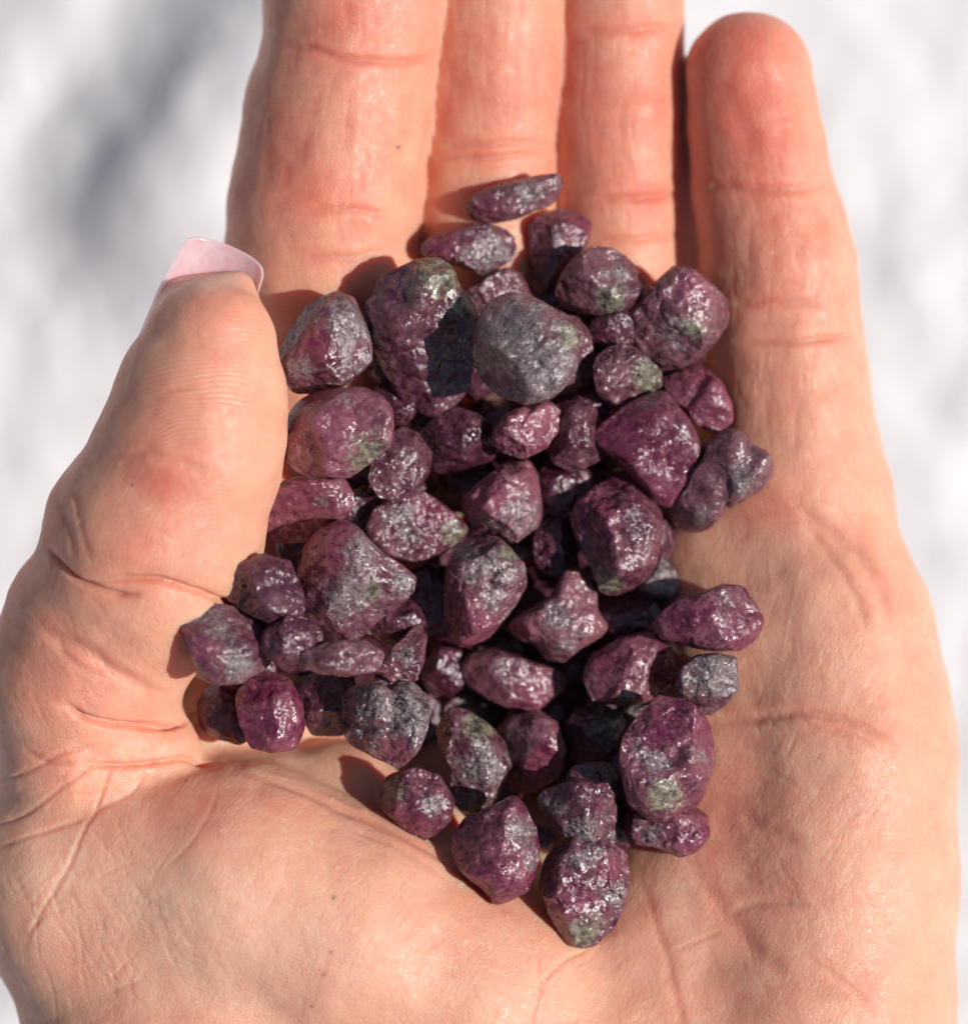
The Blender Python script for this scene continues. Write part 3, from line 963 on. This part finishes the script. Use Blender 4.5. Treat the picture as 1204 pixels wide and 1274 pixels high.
STONES = [
    # ---- deep in the gaps, bottom of the heap
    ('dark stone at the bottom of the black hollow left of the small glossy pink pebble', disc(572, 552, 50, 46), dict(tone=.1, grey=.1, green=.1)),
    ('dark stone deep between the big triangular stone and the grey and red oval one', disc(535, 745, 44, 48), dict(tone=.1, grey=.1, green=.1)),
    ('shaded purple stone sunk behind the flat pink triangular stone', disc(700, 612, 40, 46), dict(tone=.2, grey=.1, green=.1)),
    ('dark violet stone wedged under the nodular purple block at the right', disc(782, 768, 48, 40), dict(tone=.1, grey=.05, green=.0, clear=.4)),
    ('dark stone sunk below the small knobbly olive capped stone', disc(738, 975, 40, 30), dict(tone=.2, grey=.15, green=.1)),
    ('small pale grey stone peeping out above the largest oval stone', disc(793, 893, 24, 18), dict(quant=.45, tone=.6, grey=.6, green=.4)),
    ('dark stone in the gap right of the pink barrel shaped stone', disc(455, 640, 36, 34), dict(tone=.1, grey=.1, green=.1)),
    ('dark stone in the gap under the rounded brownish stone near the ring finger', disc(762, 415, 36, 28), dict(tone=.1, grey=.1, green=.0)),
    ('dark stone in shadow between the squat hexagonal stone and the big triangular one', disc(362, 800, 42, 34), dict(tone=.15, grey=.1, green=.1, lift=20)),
    ('dark stone behind the right corner of the big triangular stone, above the pink grey splinter', disc(492, 772, 36, 32), dict(tone=.15, grey=.1, green=.1, lift=10)),  # added to hide lit skin and keep this gap dark
    ('dark stone in the black gap just below the speckled green crested stone', disc(490, 500, 34, 28), dict(tone=.15, grey=.1, green=.1)),  # added dark filler, covers bright skin showing through the gap
    ('dark stone in the gap between the round grey stone and the translucent purple one', disc(738, 500, 30, 24), dict(tone=.15, grey=.1, green=.1)),  # added filler that darkens the opening where skin shone through
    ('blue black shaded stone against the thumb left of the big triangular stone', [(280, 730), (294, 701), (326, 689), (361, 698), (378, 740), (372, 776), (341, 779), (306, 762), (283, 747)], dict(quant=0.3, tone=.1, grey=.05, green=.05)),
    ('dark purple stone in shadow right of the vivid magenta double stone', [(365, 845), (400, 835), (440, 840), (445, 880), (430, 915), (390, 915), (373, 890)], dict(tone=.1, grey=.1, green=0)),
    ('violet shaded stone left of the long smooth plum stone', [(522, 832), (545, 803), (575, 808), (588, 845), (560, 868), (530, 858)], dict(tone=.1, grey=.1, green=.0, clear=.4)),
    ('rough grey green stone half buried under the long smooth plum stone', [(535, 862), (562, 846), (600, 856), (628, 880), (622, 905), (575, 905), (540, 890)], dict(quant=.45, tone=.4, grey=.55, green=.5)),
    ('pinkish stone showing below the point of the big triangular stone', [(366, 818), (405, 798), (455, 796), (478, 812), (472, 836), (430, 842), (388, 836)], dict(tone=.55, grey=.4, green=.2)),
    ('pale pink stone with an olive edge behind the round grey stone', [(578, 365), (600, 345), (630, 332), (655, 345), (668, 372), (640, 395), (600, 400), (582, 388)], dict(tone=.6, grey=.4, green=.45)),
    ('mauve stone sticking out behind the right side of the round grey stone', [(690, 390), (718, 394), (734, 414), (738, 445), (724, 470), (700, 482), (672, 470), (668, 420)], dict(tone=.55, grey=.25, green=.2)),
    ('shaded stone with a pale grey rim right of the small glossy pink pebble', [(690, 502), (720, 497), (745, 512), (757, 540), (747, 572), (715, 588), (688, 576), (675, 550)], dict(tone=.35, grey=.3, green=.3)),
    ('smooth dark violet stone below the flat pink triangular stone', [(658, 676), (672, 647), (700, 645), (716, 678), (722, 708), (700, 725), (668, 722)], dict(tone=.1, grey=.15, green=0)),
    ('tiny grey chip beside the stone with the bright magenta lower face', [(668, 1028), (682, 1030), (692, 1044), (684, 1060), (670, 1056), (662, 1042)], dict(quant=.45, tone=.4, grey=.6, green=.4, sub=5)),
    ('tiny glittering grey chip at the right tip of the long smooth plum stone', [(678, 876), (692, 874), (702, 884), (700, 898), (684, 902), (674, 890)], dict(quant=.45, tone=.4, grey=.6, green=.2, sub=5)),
    # ---- rim of the heap
    ('flat mauve sliver lying highest on the middle finger', [(578, 252), (590, 240), (620, 228), (660, 220), (690, 213), (701, 225), (698, 240), (688, 255), (665, 262), (640, 273), (610, 279), (590, 276)], dict(tone=.6, grey=.4, green=.2, pink=.2, tilt=(0, .1))),
    ('grey and purple boat shaped stone lying across the gap of index and middle finger', [(521, 308), (535, 293), (565, 284), (600, 276), (622, 283), (640, 292), (645, 308), (632, 325), (615, 338), (600, 342), (575, 333), (550, 327), (530, 322)], dict(tone=.45, grey=.45, green=.2, pink=.3)),
    ('tapering purple stone with pink edges below the topmost sliver', [(657, 283), (670, 268), (690, 261), (720, 264), (735, 275), (734, 295), (726, 312), (708, 324), (690, 347), (676, 362), (665, 345), (659, 315)], dict(tone=.5, grey=.3, green=.2, pink=.5)),
    ('dark stone with a grey green right half behind the translucent purple stone', [(754, 432), (780, 428), (805, 443), (824, 463), (824, 480), (800, 496), (787, 503), (760, 503), (740, 487), (737, 455)], dict(tone=.4, grey=.4, green=.4)),
    ('smooth magenta stone touching the little finger', [(824, 472), (846, 456), (874, 455), (896, 473), (911, 502), (911, 524), (889, 540), (870, 533), (855, 517), (829, 492)], dict(tone=.45, grey=.1, green=0, clear=.6, pink=.8, rough=.5, grooves=[([(850, 515), (868, 478), (880, 462)], 8, 6)])),
    ('knobbly stone of three rounded mauve lobes near the little finger base', [(876, 552), (905, 533), (928, 541), (934, 553), (957, 566), (961, 589), (947, 612), (920, 626), (904, 634), (892, 652), (868, 664), (842, 656), (834, 636), (855, 600)], dict(tone=.62, grey=.38, green=.1, clear=.3, rough=.45, facets=3, grooves=[([(906, 640), (900, 610), (885, 570)], 15, 9), ([(902, 605), (925, 582), (936, 556)], 12, 6)])),
    ('round dim stone at the far left corner behind the vivid magenta one', [(244, 882), (252, 859), (275, 853), (304, 864), (320, 895), (318, 916), (297, 927), (272, 920), (250, 906)], dict(tone=.25, grey=.15, green=.05, rough=.5)),
    ('dark nodule with a pink lower knob resting on the thumb side of the palm', [(470, 999), (481, 966), (518, 954), (547, 964), (565, 995), (560, 1021), (545, 1036), (527, 1047), (501, 1031), (482, 1015)], dict(tone=.35, grey=.4, green=.3, pink=.5, lumps=[(530, 1010, 22, 14)])),
    ('dark flat stone with a glittering rim between the two lowest stones', [(665, 999), (679, 982), (716, 968), (757, 974), (768, 1006), (762, 1048), (730, 1052), (703, 1045), (683, 1021)], dict(tone=.25, grey=.38, green=.1, thick=.7)),
    ('pink and grey flat stone under the lower end of the largest oval stone', [(772, 1033), (789, 1008), (830, 1000), (862, 1003), (880, 1012), (882, 1039), (866, 1060), (846, 1067), (816, 1055), (786, 1050)], dict(tone=.6, grey=.35, green=.25, pink=.6)),
    ('silvery sugary grained stone on the palm under the purple two toned one', [(838, 855), (846, 828), (865, 815), (892, 812), (917, 818), (918, 855), (904, 877), (884, 891), (854, 882)], dict(tone=.45, grey=0.48, green=.15)),
    ('rounded mauve stone with an olive lower rim lying on the ring finger', [(691, 362), (697, 343), (712, 322), (738, 307), (765, 311), (790, 329), (802, 350), (798, 372), (778, 389), (745, 393), (715, 389), (697, 378)], dict(tone=.55, grey=.35, green=.35, rough=.6)),
    ('angular reddish brown stone leaning between ring and little finger', [(779, 402), (795, 380), (812, 355), (835, 332), (860, 334), (885, 354), (904, 374), (907, 395), (894, 421), (870, 446), (840, 459), (815, 448), (795, 433), (781, 418)], dict(tone=.72, grey=.35, green=.4, pink=.25, rough=1.1)),
    ('grey banded stone nearest the tip of the thumb', [(346, 441), (357, 415), (376, 386), (397, 370), (420, 363), (441, 371), (453, 398), (462, 427), (463, 450), (446, 466), (426, 481), (391, 490), (364, 488), (352, 467)], dict(lift=25, tone=.42, grey=.46, green=.25, pink=.25)),
    ('largest dark upright stone with a speckled green crest below the index finger', [(457, 380), (469, 353), (498, 336), (528, 324), (546, 323), (563, 334), (572, 357), (593, 383), (595, 403), (590, 445), (585, 480), (565, 505), (538, 518), (505, 508), (480, 470), (463, 428)], dict(tilt=(0, .45), rough=1.25, facets=9, quant=.8, tone=0.22, grey=.35, green=0.36)),
    ('dark purple rounded stone right of the pink and olive block by the thumb', [(466, 560), (484, 538), (501, 531), (522, 540), (536, 564), (534, 588), (519, 608), (498, 623), (472, 620), (458, 596)], dict(lift=20, tone=.45, grey=.25, green=.15, rough=.8)),
    ('pink barrel shaped stone pressed against the thumb pad', [(321, 640), (336, 612), (347, 601), (373, 593), (413, 593), (437, 601), (443, 625), (432, 643), (410, 656), (380, 674), (345, 678), (324, 662)], dict(lift=30, tone=.6, grey=.35, green=0, clear=.5, pink=.75, tilt=(.15, .25))),
    ('pointed plum stone with an olive tip to the right, beside the big triangular stone', [(457, 657), (465, 634), (489, 621), (524, 611), (542, 621), (570, 641), (584, 659), (570, 676), (548, 691), (515, 699), (480, 693), (461, 676)], dict(tone=.4, grey=.4, green=.35, pink=.4)),
    ('small silvery knob peeping out below the nodular purple block', [(792, 722), (806, 700), (824, 694), (840, 710), (845, 730), (835, 745), (812, 750), (796, 742)], dict(quant=.45, tone=.4, grey=.6, green=.1)),
    ('purple stone with a pale grey cap lying farthest right on the palm', [(812, 766), (835, 748), (869, 738), (897, 727), (921, 727), (936, 746), (949, 768), (947, 790), (921, 809), (887, 810), (860, 806), (822, 796)], dict(tone=.4, grey=.3, green=.15, clear=.6, pink=.4, tilt=(.12, 0), rough=.7)),
    ('vivid magenta stone with a pointed lower end at the inner corner of the thumb', [(292, 864), (313, 842), (336, 836), (360, 845), (376, 875), (379, 905), (370, 931), (340, 936), (312, 929), (300, 900)], dict(tone=.4, grey=.2, green=0, clear=.6, pink=1.0)),
    ('squat hexagonal dark stone lying leftmost against the lower thumb', [(225, 778), (241, 753), (268, 751), (294, 755), (324, 778), (342, 807), (331, 831), (297, 851), (268, 852), (245, 841), (238, 814)], dict(quant=0.55, tone=.42, grey=.42, green=.15, pink=.3)),
    ('small upright pink grey splinter above the silvery heart shaped stone', [(464, 845), (475, 817), (495, 798), (521, 774), (532, 794), (527, 824), (519, 846), (492, 852)], dict(tone=.6, grey=.4, green=.1, pink=.3)),
    ('reddish stone with silvery streaks right of the kidney shaped one', [(614, 912), (634, 892), (670, 884), (694, 899), (704, 933), (697, 964), (677, 978), (660, 988), (636, 985), (618, 960)], dict(tone=.5, grey=.4, green=.1, pink=.5)),
    ('small knobbly stone with an olive cap left of the largest oval stone', [(702, 900), (718, 882), (749, 877), (770, 885), (778, 903), (767, 931), (743, 948), (715, 952), (706, 925)], dict(tone=.45, grey=.35, green=.5)),
    ('upright stone with bright magenta lower face, second lowest in the heap', [(562, 1053), (569, 1026), (606, 1005), (640, 988), (654, 1002), (667, 1033), (672, 1066), (661, 1103), (637, 1120), (616, 1126), (599, 1107), (572, 1083)], dict(tone=.35, grey=.42, green=.15, clear=.4, pink=.8)),
    # ---- upper layer
    ('chunky pink and olive block beside the thumb pad', [(353, 529), (360, 506), (380, 491), (420, 484), (450, 481), (475, 492), (488, 510), (489, 540), (486, 555), (463, 574), (434, 594), (396, 591), (367, 588), (354, 574)], dict(lift=40, tone=0.85, grey=.36, green=.40, pink=.6)),
    ('nodular purple block with an olive corner under the translucent stone', [(709, 647), (718, 623), (745, 603), (774, 590), (798, 610), (822, 636), (823, 662), (816, 698), (797, 729), (763, 743), (747, 736), (733, 702), (718, 673)], dict(tone=.42, grey=.30, green=.30, pink=.4, rough=1.3)),
    ('long smooth plum stone lying level in the lower middle', [(570, 830), (584, 812), (613, 804), (661, 822), (697, 833), (707, 848), (694, 867), (668, 886), (635, 882), (606, 871), (580, 853)], dict(tone=.5, grey=.28, green=.1, pink=.3, rough=.6, tilt=(0, .1))),
    ('purple two toned stone with a soft pink face right of the lower middle', [(725, 841), (733, 818), (774, 792), (807, 785), (830, 803), (844, 834), (841, 853), (810, 871), (781, 878), (745, 875), (729, 860)], dict(tone=.52, grey=.22, green=.18, clear=.3, pink=.5, rough=.7, tilt=(-.2, -.05))),
    ('silvery heart shaped stone with two humps and a pink point', [(421, 882), (432, 859), (456, 847), (476, 846), (487, 852), (501, 842), (521, 855), (535, 875), (532, 905), (522, 931), (498, 956), (472, 945), (436, 928), (424, 905)], dict(tone=.58, grey=.50, green=.08, rough=1.1, grooves=[([(488, 842), (494, 875), (488, 900)], 9, 8), ([(488, 900), (450, 905), (430, 895)], 8, 4)])),
    ('kidney shaped stone, green grey along its right edge', [(542, 905), (550, 884), (580, 881), (606, 899), (627, 923), (636, 953), (621, 990), (596, 1015), (570, 1008), (559, 979), (561, 953), (546, 930)], dict(tone=.42, grey=.42, green=.42, tilt=(-.1, 0))),
    ('grey and red oval stone with a knotted upper end at the centre', [(552, 753), (555, 709), (568, 680), (595, 664), (624, 672), (651, 701), (655, 728), (640, 754), (617, 783), (589, 807), (568, 802), (554, 777)], dict(tone=.65, grey=.45, green=.25, pink=.3, rough=1.2, grooves=[([(556, 730), (590, 722), (625, 735)], 7, 3.5), ([(600, 690), (590, 725)], 7, 2.5)])),
    ('flat pink triangular stone with a glittering face at the centre', [(572, 629), (588, 606), (624, 577), (657, 571), (669, 589), (675, 636), (669, 655), (635, 678), (620, 666), (588, 655)], dict(tone=1.05, grey=.40, green=.1, pink=.7, facets=4, tilt=(-.15, -.1))),
    ('small glossy pink pebble with a cleft below the round grey stone', [(612, 541), (623, 519), (650, 506), (683, 498), (698, 512), (696, 534), (680, 557), (653, 571), (628, 564), (614, 553)], dict(tone=.72, grey=.28, green=.05, pink=.9, rough=.7, clear=.3, grooves=[([(662, 500), (650, 525), (655, 550)], 6, 3.5)])),
    ('largest oval magenta stone with an olive patch low on the right of the heap', [(768, 943), (775, 916), (796, 886), (819, 866), (849, 869), (877, 890), (887, 920), (889, 953), (874, 997), (843, 1024), (812, 1021), (781, 1000), (774, 973)], dict(tone=.48, grey=.40, green=.36, pink=.7, rough=1.1)),
    ('lowest stone of the heap, barrel shaped with a pale olive lower end', [(672, 1099), (675, 1072), (696, 1045), (719, 1037), (746, 1042), (777, 1058), (783, 1092), (778, 1126), (764, 1157), (729, 1181), (703, 1174), (682, 1137)], dict(tone=.48, grey=.42, green=.34, pink=.4, rough=1.0, grooves=[([(690, 1120), (725, 1125), (765, 1110)], 8, 7), ([(715, 1045), (722, 1080)], 6, -5)])),
    ('round silvery grey stone on top of the upper heap', [(591, 415), (599, 389), (620, 369), (640, 363), (665, 371), (690, 384), (709, 395), (720, 420), (717, 455), (702, 481), (680, 499), (650, 502), (620, 491), (599, 470), (589, 445)], dict(tone=0.4, grey=0.5, green=0.38, rough=1.1, facets=2, lift=50)),
    ('big translucent purple stone on top at the upper right', [(736, 548), (744, 530), (767, 511), (796, 496), (825, 485), (852, 516), (877, 556), (874, 586), (856, 612), (841, 631), (814, 629), (801, 607), (773, 582), (751, 564)], dict(tone=.35, grey=.24, green=0, clear=.8, pink=.7, rough=.6, lift=40)),
    ('big triangular stone pointing right, silvery in its middle, on top at the left', [(369, 724), (378, 680), (396, 659), (428, 647), (448, 656), (472, 685), (501, 702), (523, 727), (508, 745), (472, 771), (443, 798), (419, 810), (390, 798), (383, 776), (367, 756)], dict(lift=35, tone=0.5, grey=0.42, green=.22, pink=.4, facets=5)),
    ('pale pink grey winged stone on top at the centre', [(629, 779), (650, 760), (684, 742), (700, 708), (723, 712), (742, 735), (744, 760), (757, 779), (746, 794), (719, 809), (697, 826), (679, 820), (667, 802), (638, 794)], dict(facets=5, tone=1.35, grey=0.4, green=.15, pink=0.5, rough=1.1, lift=4)),
]

# added lowest layer, hardly seen: dark stones that carry the rest and keep gaps dark
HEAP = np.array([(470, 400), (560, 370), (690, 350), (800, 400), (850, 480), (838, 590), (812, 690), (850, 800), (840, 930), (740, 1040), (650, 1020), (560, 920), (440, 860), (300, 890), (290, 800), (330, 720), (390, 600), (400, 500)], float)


def inside_poly(x, y, p):
    c = False
    for (x1, y1), (x2, y2) in zip(p, np.roll(p, -1, 0)):
        if (y1 > y) != (y2 > y) and x < (x2 - x1) * (y - y1) / (y2 - y1) + x1: c = not c
    return c


SHORT = []
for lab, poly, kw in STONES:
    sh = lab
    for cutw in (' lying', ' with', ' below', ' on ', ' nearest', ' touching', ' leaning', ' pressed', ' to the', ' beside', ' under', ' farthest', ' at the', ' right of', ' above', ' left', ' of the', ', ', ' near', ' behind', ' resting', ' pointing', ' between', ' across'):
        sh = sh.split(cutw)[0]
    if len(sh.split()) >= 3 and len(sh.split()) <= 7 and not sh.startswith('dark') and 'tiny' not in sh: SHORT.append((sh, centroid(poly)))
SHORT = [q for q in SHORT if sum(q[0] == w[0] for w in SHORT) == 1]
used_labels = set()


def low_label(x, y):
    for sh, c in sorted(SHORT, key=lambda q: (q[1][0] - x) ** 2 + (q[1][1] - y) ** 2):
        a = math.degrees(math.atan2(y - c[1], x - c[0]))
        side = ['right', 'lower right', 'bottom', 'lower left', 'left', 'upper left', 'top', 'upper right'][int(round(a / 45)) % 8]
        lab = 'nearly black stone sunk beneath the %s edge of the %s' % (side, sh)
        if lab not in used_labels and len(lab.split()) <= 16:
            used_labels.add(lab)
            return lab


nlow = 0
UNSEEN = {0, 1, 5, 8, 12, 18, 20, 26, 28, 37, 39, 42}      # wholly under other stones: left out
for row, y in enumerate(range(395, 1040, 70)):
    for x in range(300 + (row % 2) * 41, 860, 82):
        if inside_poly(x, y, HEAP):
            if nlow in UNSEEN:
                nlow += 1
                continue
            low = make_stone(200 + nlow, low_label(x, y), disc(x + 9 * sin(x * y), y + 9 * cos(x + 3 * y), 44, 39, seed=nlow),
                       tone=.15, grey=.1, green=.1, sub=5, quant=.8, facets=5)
            low['group'] = 'added gap-darkening stones at the bottom of the heap'
            nlow += 1
# where a stone shows a crust of grey mica (g), olive matrix (o) or clear magenta (m)
ZONES = [(545, 342, 28, 'o'), (575, 385, 18, 'o'), (520, 365, 18, 'g'), (640, 400, 34, 'g'), (665, 455, 34, 'g'), (610, 445, 20, 'o'), (705, 420, 14, 'o'), (436, 405, 24, 'g'), (376, 455, 14, 'g'), (395, 430, 18, 'm'),
         (460, 568, 26, 'o'), (402, 530, 34, 'm'), (425, 503, 20, 'g'), (350, 625, 24, 'm'), (375, 610, 20, 'm'), (402, 622, 14, 'g'), (566, 664, 18, 'o'), (500, 645, 20, 'g'), (540, 640, 16, 'm'),
         (435, 735, 28, 'g'), (455, 690, 22, 'g'), (467, 735, 17, 'o'), (398, 690, 24, 'm'), (418, 662, 16, 'm'), (500, 720, 14, 'g'), (600, 700, 24, 'g'), (578, 775, 30, 'm'), (636, 690, 18, 'o'), (612, 745, 16, 'g'),
         (690, 762, 22, 'g'), (705, 800, 16, 'g'), (650, 780, 14, 'm'), (770, 540, 40, 'm'), (835, 540, 20, 'g'), (815, 590, 26, 'm'), (757, 724, 22, 'o'), (778, 662, 20, 'g'), (735, 640, 26, 'm'), (790, 640, 14, 'g'),
         (903, 739, 17, 'g'), (922, 785, 25, 'm'), (860, 770, 26, 'm'), (817, 838, 20, 'g'), (770, 812, 28, 'm'), (776, 868, 16, 'o'), (888, 838, 26, 'g'), (622, 828, 14, 'g'), (665, 860, 20, 'm'), (268, 778, 20, 'g'), (300, 828, 20, 'g'),
         (250, 810, 16, 'm'), (340, 880, 40, 'm'), (455, 873, 24, 'g'), (510, 878, 24, 'g'), (495, 935, 16, 'm'), (508, 1030, 20, 'm'), (532, 1002, 14, 'g'), (488, 980, 18, 'o'), (602, 950, 27, 'g'), (594, 900, 18, 'o'), (585, 1000, 14, 'g'), (560, 960, 18, 'm'),
         (640, 928, 24, 'g'), (680, 950, 18, 'm'), (756, 890, 18, 'o'), (738, 912, 14, 'g'), (722, 932, 12, 'm'), (840, 890, 30, 'm'), (826, 985, 22, 'o'), (862, 928, 18, 'g'), (812, 945, 22, 'g'), (808, 1036, 18, 'g'), (860, 1040, 18, 'm'),
         (684, 1002, 18, 'g'), (728, 1036, 20, 'g'), (624, 1092, 28, 'm'), (646, 1032, 22, 'g'), (655, 1075, 14, 'g'), (726, 1160, 24, 'o'), (712, 1122, 24, 'm'), (722, 1068, 18, 'g'), (764, 1112, 14, 'g'), (756, 1080, 12, 'm'), (632, 640, 28, 'g'), (605, 620, 16, 'm'),
         (616, 310, 18, 'g'), (550, 310, 16, 'm'), (690, 300, 16, 'g'), (722, 285, 12, 'm'), (758, 372, 18, 'o'), (768, 342, 16, 'g'), (838, 412, 24, 'g'), (858, 412, 14, 'o'), (862, 362, 20, 'm'), (806, 472, 18, 'o'), (800, 452, 12, 'g'),
         (925, 598, 18, 'g'), (872, 642, 14, 'g'), (880, 500, 26, 'm'), (640, 542, 11, 'g'), (690, 512, 9, 'g'), (668, 530, 14, 'm'), (655, 235, 18, 'g'), (610, 262, 14, 'm'), (508, 570, 14, 'g'), (505, 815, 12, 'g'), (818, 725, 16, 'g')]
stone_zones = {}
for zn in ZONES:
    for i in range(len(STONES) - 1, -1, -1):
        if inside_poly(zn[0], zn[1], np.array(STONES[i][1], float)):
            stone_zones.setdefault(i, []).append(zn)
            break
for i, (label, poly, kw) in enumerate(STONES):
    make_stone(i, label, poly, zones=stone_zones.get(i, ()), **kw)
